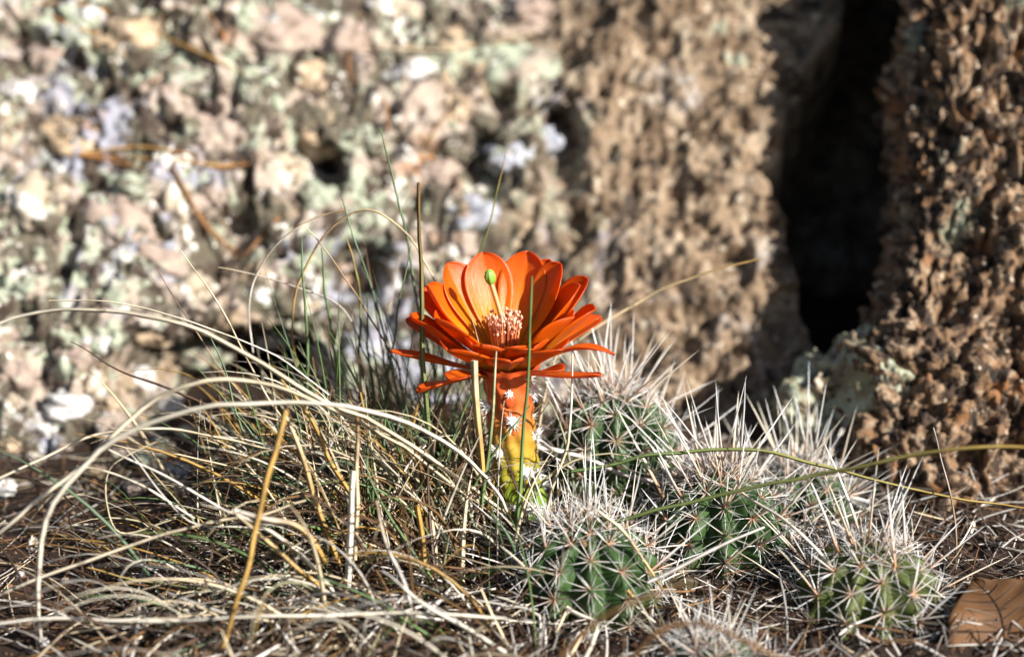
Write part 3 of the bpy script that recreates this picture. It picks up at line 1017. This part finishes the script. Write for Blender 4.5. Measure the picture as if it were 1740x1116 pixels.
T_ = [
    # long pale arches over the soil, base at the clump
    ([(862, 872, -.02), (760, 800, -.03), (640, 722, -.04), (540, 676, -.045), (450, 620, -.045), (340, 562, -.04), (240, 535, -.035), (120, 525, -.03), (0, 548, -.03), (-60, 580, -.03)], 9, 'straw', 'pale', (1, .7)),
    ([(560, 672, -.01), (470, 608, -.01), (400, 575, -.01), (320, 545, -.01), (240, 522, -.01), (160, 512, -.01), (85, 512, -.01)], 4, 'pale', 'straw', (1, .5)),
    ([(830, 815, -.03), (780, 770, -.04), (700, 722, -.05), (600, 692, -.06), (480, 685, -.065), (350, 692, -.07), (240, 725, -.075), (160, 775, -.08), (88, 860, -.085), (66, 960, -.085), (66, 1085, -.08)], 10, 'pale', 'pale', (.8, .9)),
    ([(800, 850, -.02), (700, 770, -.03), (600, 712, -.04), (520, 675, -.05), (450, 652, -.055), (380, 646, -.06), (300, 660, -.06), (230, 706, -.065), (140, 790, -.07), (60, 850, -.075), (0, 905, -.075), (-40, 940, -.07)], 9, 'straw', 'pale', (.9, .7)),
    ([(470, 770, -.03), (380, 745, -.03), (300, 730, -.03), (225, 728, -.035), (150, 742, -.04), (80, 775, -.045), (0, 812, -.05), (-50, 835, -.05)], 6, 'straw', 'pale', (1, .7)),
    ([(520, 850, -.05), (440, 872, -.055), (340, 890, -.06), (240, 922, -.065), (130, 958, -.07), (40, 990, -.075), (-40, 1030, -.075)], 6, 'straw', 'pale', (1, .8)),
    ([(860, 1052, -.085), (720, 1040, -.085), (560, 1046, -.088), (420, 1046, -.09), (280, 1056, -.09), (120, 1050, -.09), (0, 1062, -.09), (-60, 1070, -.09)], 8, 'pale', 'white', (1, .6)),
    ([(490, 1062, -.08), (400, 1050, -.08), (250, 1052, -.085), (70, 1050, -.085)], 5, 'straw', 'pale', (1, .5)),
    # fine curls above the clump
    ([(525, 700, .03), (515, 650, .03), (498, 575, .03), (505, 490, .03), (545, 405, .03), (600, 362, .03), (648, 364, .03), (700, 410, .03), (742, 480, .03)], 5, 'gold', 'straw', (1, .8)),
    ([(430, 600, .03), (424, 520, .03), (440, 460, .03), (480, 405, .03), (535, 370, .03), (588, 357, .03)], 4, 'white', 'gold', (1, .7)),
    ([(640, 640, .03), (580, 525, .03), (500, 488, .03), (440, 470, .03), (370, 455, .03)], 4, 'grey', 'straw', (1, .5)),
    ([(680, 630, .02), (615, 518, .02), (550, 420, .02), (520, 385, .02)], 4, 'brown', 'straw', (1, .5)),
    ([(540, 760, .0), (470, 700, .0), (400, 570, .0), (350, 490, .0), (308, 428, .0)], 5, 'straw', 'straw', (1, .4)),
    ([(500, 780, .01), (400, 660, .01), (330, 560, .01), (264, 452, .01)], 3, 'straw', 'brown', (1, .6)),
    ([(612, 720, .03), (610, 520, .03), (598, 440, .03), (588, 400, .03)], 6, 'green', 'gold', (1, .3)),
    # upright green blades
    ([(745, 930, -.01), (735, 800, -.01), (720, 620, -.01), (714, 480, -.01), (712, 310, -.01)], 12, 'green', 'brown', (1, .55)),
    ([(690, 760, .03), (670, 640, .03), (635, 510, .03), (600, 400, .03), (575, 318, .03)], 6, 'blueg', 'blueg', (1, .3)),
    ([(740, 640, .035), (712, 520, .035), (690, 400, .035), (672, 320, .035), (655, 255, .035), (645, 215, .035)], 6, 'blueg', 'green', (1, .3)),
    ([(520, 720, .02), (522, 600, .02), (516, 500, .02), (512, 400, .02)], 8, 'green', 'blueg', (1, .3)),
    ([(590, 760, .03), (572, 620, .03), (552, 500, .03), (545, 420, .03)], 7, 'green', 'green', (1, .4)),
    ([(655, 800, .02), (660, 640, .02), (685, 480, .02), (700, 420, .02)], 5, 'green', 'blueg', (1, .3)),
    ([(640, 700, .03), (625, 580, .03), (622, 500, .03)], 6, 'green', 'green', (1, .4)),
    ([(655, 900, .0), (655, 760, .0), (648, 640, .0)], 6, 'green', 'blueg', (1, .3)),
    ([(800, 440, .05), (815, 425, .045), (845, 330, .045), (860, 258, .045)], 5, 'green', 'gold', (1, .3)),
    ([(770, 640, .05), (745, 480, .05), (700, 440, .05)], 3, 'green', 'straw', (1, .3)),
    ([(500, 870, -.01), (515, 780, -.01), (500, 690, -.01), (480, 600, -.01)], 5, 'blueg', 'green', (1, .3)),
    ([(430, 800, -.02), (400, 690, -.02), (375, 610, -.02), (352, 560, -.02)], 5, 'blueg', 'blueg', (1, .3)),
    ([(480, 860, -.02), (440, 760, -.02), (400, 700, -.02), (330, 620, -.02)], 5, 'blueg', 'green', (1, .3)),
    ([(630, 880, -.03), (624, 820, -.03), (628, 700, -.03)], 5, 'green', 'blueg', (1, .3)),
    # blades crossing the flower stalk
    ([(868, 985, -.035), (880, 860, -.035), (890, 740, -.035), (896, 640, -.035), (902, 540, -.035), (905, 470, -.035)], 8, 'green', 'green', (1, .4)),
    ([(815, 860, -.025), (830, 760, -.025), (838, 660, -.025), (842, 596, -.025)], 9, 'green', 'straw', (1, .4)),
    ([(818, 800, -.03), (812, 740, -.03), (807, 680, -.03), (804, 614, -.03)], 16, 'gold', 'straw', (.75, .9)),
    ([(900, 690, -.015), (870, 730, -.02), (840, 770, -.02), (800, 830, -.02)], 6, 'green', 'green', (.5, 1)),
    # stubs and stalks inside the clump
    ([(588, 1030, -.06), (592, 960, -.06), (596, 880, -.06), (600, 800, -.06)], 13, 'white', 'pale', (1, .8)),
    ([(602, 950, -.05), (606, 850, -.05), (606, 770, -.05), (607, 708, -.05)], 11, 'straw', 'brown', (1, .6)),
    ([(722, 980, -.05), (718, 920, -.05), (710, 860, -.05)], 11, 'gold', 'gold', (1, .9)),
    ([(740, 960, -.04), (736, 900, -.04), (728, 850, -.04)], 9, 'straw', 'straw', (1, .8)),
    ([(575, 960, -.05), (535, 850, -.05), (510, 770, -.05), (485, 706, -.05)], 12, 'gold', 'straw', (1, .6)),
    ([(552, 955, -.06), (530, 918, -.065), (500, 894, -.068), (460, 884, -.068), (400, 868, -.065)], 19, 'gold', 'white', (.7, .6)),
    ([(620, 880, -.04), (560, 780, -.04), (520, 700, -.04), (478, 645, -.04)], 10, 'gold', 'gold', (1, .4)),
    ([(560, 1010, -.065), (500, 960, -.07), (440, 905, -.07), (400, 870, -.07)], 10, 'gold', 'straw', (1, .6)),
    ([(745, 1000, -.05), (690, 920, -.05), (640, 840, -.05), (620, 780, -.05)], 7, 'green', 'blueg', (1, .3)),
    ([(760, 1100, -.085), (700, 1060, -.085), (620, 1010, -.08), (540, 980, -.08)], 7, 'green', 'blueg', (1, .4)),
    ([(700, 1030, -.08), (670, 960, -.075), (650, 900, -.07), (640, 850, -.07)], 9, 'grey', 'straw', (1, .4)),
    ([(860, 1110, -.09), (780, 1060, -.088), (700, 1010, -.085), (650, 970, -.08)], 10, 'pale', 'grey', (1, .4)),
    ([(860, 870, -.04), (850, 845, -.04), (828, 815, -.04)], 7, 'pale', 'pale', (1, .7)),
    ([(640, 880, -.02), (500, 830, -.03), (380, 790, -.03), (280, 770, -.03), (190, 755, -.03)], 5, 'straw', 'straw', (1, .4)),
    ([(560, 960, -.05), (450, 900, -.055), (320, 880, -.055), (215, 760, -.05)], 4, 'pale', 'white', (1, .4)),
    ([(390, 870, -.05), (300, 820, -.05), (230, 785, -.05), (185, 762, -.05)], 6, 'white', 'pale', (1, .4)),
    ([(330, 880, -.05), (250, 830, -.05), (180, 800, -.05), (130, 790, -.05)], 5, 'pale', 'straw', (1, .4)),
    ([(470, 1000, -.06), (360, 1000, -.06), (240, 985, -.06), (150, 965, -.06)], 6, 'blueg', 'gold', (1, .4)),
    ([(300, 880, -.045), (205, 905, -.045), (180, 850, -.045), (185, 800, -.045), (215, 775, -.045), (280, 740, -.045)], 5, 'straw', 'straw', (.8, .5)),
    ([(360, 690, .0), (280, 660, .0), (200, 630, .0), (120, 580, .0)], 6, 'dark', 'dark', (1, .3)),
]
for a in T_:
    blade(*a)


def arch_blades(N, bx, by, yaw, t0, t1, Ls, wid, K=12, pal=None, pp=None, zoff=0):
    x = RNG.normal(bx[0], bx[1], N)
    y = RNG.normal(by[0], by[1], N)
    z = ground_z(x, y) - .001 + zoff
    phi = RNG.normal(yaw[0], yaw[1], N)
    a0 = np.radians(RNG.uniform(*t0, N))
    a1 = np.radians(RNG.uniform(*t1, N))
    L = RNG.uniform(*Ls, N)
    s = np.linspace(0, 1, K)
    ang = a0[:, None] + (a1 - a0)[:, None] * s[None] ** 1.4
    st = L[:, None] / (K - 1)
    dh = np.concatenate([np.zeros((N, 1)), np.cumsum(np.sin(ang) * st, 1)[:, :-1]], 1)
    dzv = np.concatenate([np.zeros((N, 1)), np.cumsum(np.cos(ang) * st, 1)[:, :-1]], 1)
    wob = RNG.normal(0, .06, N)
    ph = phi[:, None] + wob[:, None] * s[None] * 4
    C = np.stack([x[:, None] + dh * np.cos(ph), y[:, None] + dh * np.sin(ph), z[:, None] + dzv], -1)
    C[..., 2] = np.maximum(C[..., 2], ground_z(C[..., 0], C[..., 1]) + .0006)
    Wd = RNG.uniform(*wid, N)[:, None] * np.interp(s, [0, .2, .6, 1], [.8, 1, .75, .12])[None]
    names = [pal[i] for i in RNG.choice(len(pal), N, p=pp)]
    base = np.array([COLS[k] for k in names])
    tip = np.array([COLS['straw'] if (k in ('green', 'blueg') and RNG.random() < .4) else COLS[k] for k in names])
    br = RNG.uniform(.6, 1.08, (N, 1, 1))
    T = (base[:, None] * (1 - s[None, :, None]) + tip[:, None] * s[None, :, None]) * br
    return C, Wd, T


def add_blades(C, Wd, T):
    for i in range(len(C)):
        V, F, t_ = strands(C[i:i + 1], Wd[i:i + 1], T[i:i + 1], .4)
        o = link("blade", mesh_np("blade", V, F, True, t_), M_grass, GC)
        o.location = -CLUMP0


mm = .0002 * .5
pal, pp = ['straw', 'pale', 'gold', 'green', 'blueg', 'grey', 'brown'], [.28, .14, .12, .16, .10, .10, .10]
add_blades(*arch_blades(95, (-.045, .025), (-.012, .022), (2.9, .9), (5, 40), (70, 125), (.05, .105), (4 * mm, 8 * mm), pal=pal, pp=pp))
add_blades(*arch_blades(45, (-.040, .022), (.015, .018), (2.6, 1.2), (0, 18), (10, 45), (.05, .10), (4 * mm, 7 * mm), pal=['green', 'blueg', 'straw', 'brown'], pp=[.4, .25, .2, .15]))
add_blades(*arch_blades(130, (-.045, .030), (-.008, .028), (2.6, 1.6), (0, 30), (12, 75), (.035, .068), (5 * mm, 10 * mm), pal=['green', 'blueg', 'straw', 'gold', 'pale', 'brown'], pp=[.2, .14, .24, .16, .12, .14]))
parts = [arch_blades(620, (-.046, .026), (-.010, .024), (2.9, 1.2), (5, 55), (70, 140), (.03, .080), (3 * mm, 8 * mm), pal=pal + ['dark'], pp=[.10, .08, .06, .10, .06, .04, .22, .34]),  # many dark dead blades, their colour also standing in for shade in the gaps
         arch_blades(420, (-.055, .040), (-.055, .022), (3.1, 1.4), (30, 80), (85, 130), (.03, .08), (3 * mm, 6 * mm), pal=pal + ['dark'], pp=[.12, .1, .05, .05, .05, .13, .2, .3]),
         arch_blades(160, (-.045, .022), (.020, .018), (2.6, 1.6), (0, 25), (10, 60), (.035, .075), (3 * mm, 6 * mm), pal=['green', 'blueg', 'straw', 'brown'], pp=[.4, .15, .2, .25])]
C, Wd, T = (np.concatenate([p[k] for p in parts]) for k in range(3))
V, F, T = strands(C, Wd, T, .4)
o = link("dense_blades", mesh_np("dense_blades", V, F, True, T), M_grass, GC)
o.location = -CLUMP0
tag(o, "dense tangle of fine dry and green blades", kind="stuff")

# flat litter of dead straw and fallen spines
def litter(N, xr, yr, Ls, wid, pal, pp, lift=.010, tilt=.25, K=6):
    x, y = RNG.uniform(*xr, N), RNG.uniform(*yr, N)
    phi, el = RNG.uniform(0, 6.28, N), RNG.normal(.05, tilt, N)
    L = RNG.uniform(*Ls, N)
    s = np.linspace(-.5, .5, K)
    z = ground_z(x, y) + RNG.random(N) ** 1.5 * lift + .001
    D = np.stack([np.cos(phi) * np.cos(el), np.sin(phi) * np.cos(el), np.sin(el)], 1)
    bend = RNG.normal(0, .035, (N, 3)) * L[:, None]
    C = np.stack([x, y, z], 1)[:, None] + D[:, None] * (L[:, None] * s[None])[..., None] + bend[:, None] * (s ** 2 * 4 - .3)[None, :, None]
    C[..., 2] = np.maximum(C[..., 2], ground_z(C[..., 0], C[..., 1]) + .0005)
    Wd = RNG.uniform(*wid, N)[:, None] * np.interp(s, [-.5, -.3, .3, .5], [.6, 1, .9, .3])[None]
    T = np.array([COLS[pal[i]] for i in RNG.choice(len(pal), N, p=pp)])[:, None] * RNG.uniform(.5, 1.1, (N, 1, 1)) * np.ones((1, K, 1))
    return C, Wd, T


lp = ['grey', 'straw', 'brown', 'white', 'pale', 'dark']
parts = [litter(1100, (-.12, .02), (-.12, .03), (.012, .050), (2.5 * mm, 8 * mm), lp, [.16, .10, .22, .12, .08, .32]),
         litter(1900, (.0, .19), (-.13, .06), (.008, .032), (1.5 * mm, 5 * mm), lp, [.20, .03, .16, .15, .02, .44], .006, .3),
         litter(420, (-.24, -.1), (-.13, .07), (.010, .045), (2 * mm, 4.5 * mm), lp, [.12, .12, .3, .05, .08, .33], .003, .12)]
C, Wd, T = (np.concatenate([p[k] for p in parts]) for k in range(3))
V, F, T = strands(C, Wd, T, .45)
o = link("straw_litter", mesh_np("straw_litter", V, F, True, T), M_litter)
tag(o, "litter of grey dead straw and fallen spines covering the soil", "litter", kind="stuff")

# ------------------------------------------------------------------ single stems that stand apart
def stem_thing(name, label, cat, *a, mat=None, **k):
    me = blade_mesh(*a, name=name, **k)
    V = np.empty(len(me.vertices) * 3, dtype=np.float32)
    me.vertices.foreach_get("co", V)
    V = V.reshape(-1, 3)
    b = V[:3].mean(0)
    me.vertices.foreach_set("co", (V - b).ravel())
    o = link(name, me, mat or M_grass, None, Vector(b.tolist()))
    return tag(o, label, cat)


stem_thing("arching_straw", "yellow arching stem passing over the longest-spined cactus head to the boulder", "grass stem",
           [(960, 800, -.02), (1040, 787, -.02), (1110, 773, -.02), (1200, 766, -.02), (1290, 766, -.02), (1380, 785, -.02), (1480, 812, -.02), (1600, 840, -.02), (1700, 858, -.02), (1790, 872, -.02)], 8, 'green', 'gold', (1, .5))
stem_thing("arching_straw", "long stem turning from green beside the flower stalk to gold over the boulder", "grass stem",
           [(880, 935, -.04), (940, 908, -.04), (1050, 884, -.045), (1200, 847, -.05), (1350, 815, -.055), (1450, 796, -.06), (1540, 776, -.065), (1630, 763, -.07), (1720, 760, -.07), (1800, 766, -.07)], 8, 'green', 'gold', (1, .8))
stem_thing("dry_straw", "golden dry stalk leaning across the front of the grass clump", "dry stalk",
           [(380, 1100, -.10), (405, 1010, -.095), (440, 880, -.085), (465, 775, -.078), (484, 698, -.072)], 10, 'gold', 'gold', (.9, 1.1))
stem_thing("fallen_straw", "broad pale grey blade lying behind the cactus heads right of the stalk", "dry blade",
           [(915, 762, .0), (950, 768, .0), (1000, 780, .0), (1060, 806, -.002), (1140, 824, -.004), (1215, 832, -.006)], 15, 'white', 'grey', (.9, .4))
stem_thing("dry_straw", "straight tan straw resting on the yellowing cactus head", "straw",
           [(1262, 836, -.03), (1340, 890, -.05), (1395, 940, -.055), (1460, 1012, -.06), (1530, 1112, -.07)], 8, 'pale', 'grey', (.8, .7))
stem_thing("dry_straw", "short golden straw lying over the cactus head under the green blade", "straw",
           [(1015, 868, -.055), (1050, 893, -.055), (1085, 940, -.055), (1127, 1004, -.06)], 7, 'straw', 'gold', (1, .6))
stem_thing("dry_straw", "upright pale straw close beside the flower stalk", "straw",
           [(928, 870, -.01), (945, 810, -.012), (965, 750, -.012), (972, 690, -.012), (975, 600, -.01)], 8, 'straw', 'pale', (1, .4))
stem_thing("arching_straw", "thin dark upright stem between the yellowing cactus head and the boulder", "stem",
           [(1622, 1020, -.04), (1625, 930, -.03), (1618, 850, -.025), (1600, 780, -.02), (1585, 725, -.02)], 5, 'brown', 'grey', (1, .5))
stem_thing("arching_straw", "blurred brown stem arching up from the litter before the cactus heads", "stem",
           [(860, 1210, -.13), (950, 1112, -.135), (1020, 1052, -.135), (1090, 1018, -.135), (1160, 990, -.13)], 11, 'brown', 'brown', (1, .3))
stem_thing("arching_straw", "low brown stem looping over the half buried white cactus head", "stem",
           [(1050, 1150, -.13), (1100, 1085, -.135), (1160, 1060, -.135), (1230, 1070, -.135), (1330, 1120, -.13)], 10, 'brown', 'brown', (1, .6))
stem_thing("dry_straw", "grey straw lying between the flower cactus litter and the yellowing head", "straw",
           [(1100, 990, -.06), (1160, 960, -.055), (1230, 925, -.05), (1300, 895, -.045)], 9, 'grey', 'white', (1, .5))
stem_thing("bark_strip", "curled rusty bark strip lying against the spiny head beside the stalk", "bark",
           [(985, 915, -.055), (1005, 945, -.055), (1030, 975, -.056), (1062, 1002, -.058), (1075, 1015, -.06)], 16, 'brown', 'gold', (.8, .5))
stem_thing("arching_straw", "faint gold stem rising from behind the flower towards the crevice", "stem",
           [(930, 620, .04), (985, 575, .04), (1080, 515, .045), (1180, 470, .05), (1290, 440, .05)], 8, 'straw', 'gold', (1, .4))
# ------------------------------------------------------------------ pine needles on the slope


def needles(paths, label, wpx=9):
    wpx *= .62
    root = None
    for pth, c0, c1 in paths:
        pts = []
        for (u, v) in pth:
            h, n_ = hit(u, v)
            pts.append(h - ray(u, v).normalized() * .0015)
        if root is None:
            root = link("pine_needle_bundle", None, loc=pts[0])
            tag(root, label, "pine needles")
        C = catmull([p[:] for p in pts], 16) - np.array(root.location)
        s = np.linspace(0, 1, 16)
        T = np.array(COLS[c0])[None] * (1 - s[:, None]) + np.array(COLS[c1])[None] * s[:, None]
        V, F, t_ = strands(C[None], (wpx * KPX * .66 * .5 * np.interp(s, [0, .1, .8, 1], [.7, 1, .9, .2]))[None], T[None], .8)
        link("needle", mesh_np("needle", V, F, True, t_), M_litter, root)


COLS['rust'] = [.36, .16, .05]
needles([([(130, 262), (210, 268), (300, 272), (380, 282), (450, 262)], 'rust', 'gold'), ([(130, 262), (220, 280), (320, 290), (400, 282), (445, 272)], 'rust', 'rust'),
         ([(130, 262), (230, 250), (300, 258), (370, 276)], 'gold', 'rust')], "rusty pine needles lying level across the pale slope")
needles([([(290, 282), (320, 340), (350, 385), (410, 445)], 'brown', 'brown'), ([(292, 284), (310, 320), (340, 370), (385, 430)], 'rust', 'brown'),
         ([(295, 284), (330, 350), (370, 400), (415, 435)], 'brown', 'rust')], "dark brown pine needles pointing down the pale slope", 11)
needles([([(475, 368), (445, 400), (412, 440)], 'rust', 'brown')], "short rusty needle pointing up from the dark brown needles", 10)
needles([([(70, 5), (150, 10), (230, 42), (330, 85), (420, 128)], 'rust', 'gold'), ([(90, 30), (140, 52), (200, 60)], 'rust', 'rust')], "orange pine needles high on the pale slope beside a white stone", 10)
needles([([(345, 0), (365, 40), (395, 75)], 'brown', 'rust')], "single brown needle standing out beside the high orange needles", 9)
needles([([(690, 78), (780, 80), (860, 70), (930, 48)], 'gold', 'straw'), ([(620, 80), (700, 84), (800, 86)], 'straw', 'straw')], "straw coloured needles lying level above the bluish stone", 7)
needles([([(615, 20), (600, 70), (592, 110), (600, 150)], 'brown', 'rust')], "brown needle hanging down the pinkish part of the slope", 8)
needles([([(655, 170), (660, 220), (650, 275)], 'rust', 'brown'), ([(760, 190), (735, 225), (715, 260)], 'brown', 'brown')], "pair of rusty needles framing the bright white stone", 9)

# ------------------------------------------------------------------ dry brown leaf
LB = px(1700, 1180, -.086)
LF = link("dry_leaf", None, loc=LB)
tag(LF, "dry brown veined leaf leaning against the foot of the boulder", "leaf")
tipp = px(1654, 982, -.056) - LB
nu, nv = 30, 17
U = np.linspace(0, 1, nu)
Wv = np.linspace(-1, 1, nv)
ax = np.array(tipp) * 1.0
base0 = np.zeros(3)
mid = catmull([base0, ax * .5 + np.array([.004, 0, .006]), ax], nu)
sd = np.array([1.0, .30, .25])
sd /= np.linalg.norm(sd)
tn = (ax - base0) / np.linalg.norm(ax - base0)
nm = np.cross(sd, tn)
nm /= np.linalg.norm(nm)
if nm @ np.array(FWD[:]) > 0:
    nm = -nm


def leaf_pt(u_, w_):
    hw = .0200 * math.sin(math.pi * min(1, u_ * .96 + .02)) ** .8 * (1 - u_ ** 7) + .0002
    m_ = np.array([np.interp(u_, U, mid[:, k]) for k in range(3)])
    return m_ + sd * hw * w_ + nm * (.22 * hw * abs(w_) ** 1.3 - .0012 * math.cos(u_ * 40 - abs(w_) * 5) * abs(w_) * .5 + .002 * math.sin(u_ * 7) * w_)


V = np.array([leaf_pt(a, b) for a in U for b in Wv])
nz = fbm(V * 160, 4, 2)[:, None]
o = link("leaf_blade", mesh_np("leaf_blade", V, grid_faces(nu, nv), True, np.array([[.105, .048, .017]]) * (1 + .5 * nz)), M_litter, LF)
md = o.modifiers.new("thickness", 'SOLIDIFY')
md.thickness = .0004


def vein(pts, r):
    C = np.array(pts)[None]
    n_ = C.shape[1]
    V, F, t_ = strands(C, (r * np.linspace(1, .35, n_))[None], np.tile([[[.03, .014, .006]]], (1, n_, 1)), 1.0)
    link("vein", mesh_np("vein", V, F, True, t_), M_litter, LF)


vein([leaf_pt(a, 0) + nm * .0004 for a in np.linspace(0, .99, 20)], .0007)
for a in np.linspace(.12, .85, 9):
    for sg in (-1, 1):
        vein([leaf_pt(min(.99, a + .13 * b), sg * b * .95) + nm * .0003 for b in np.linspace(0, 1, 8)], .0004)
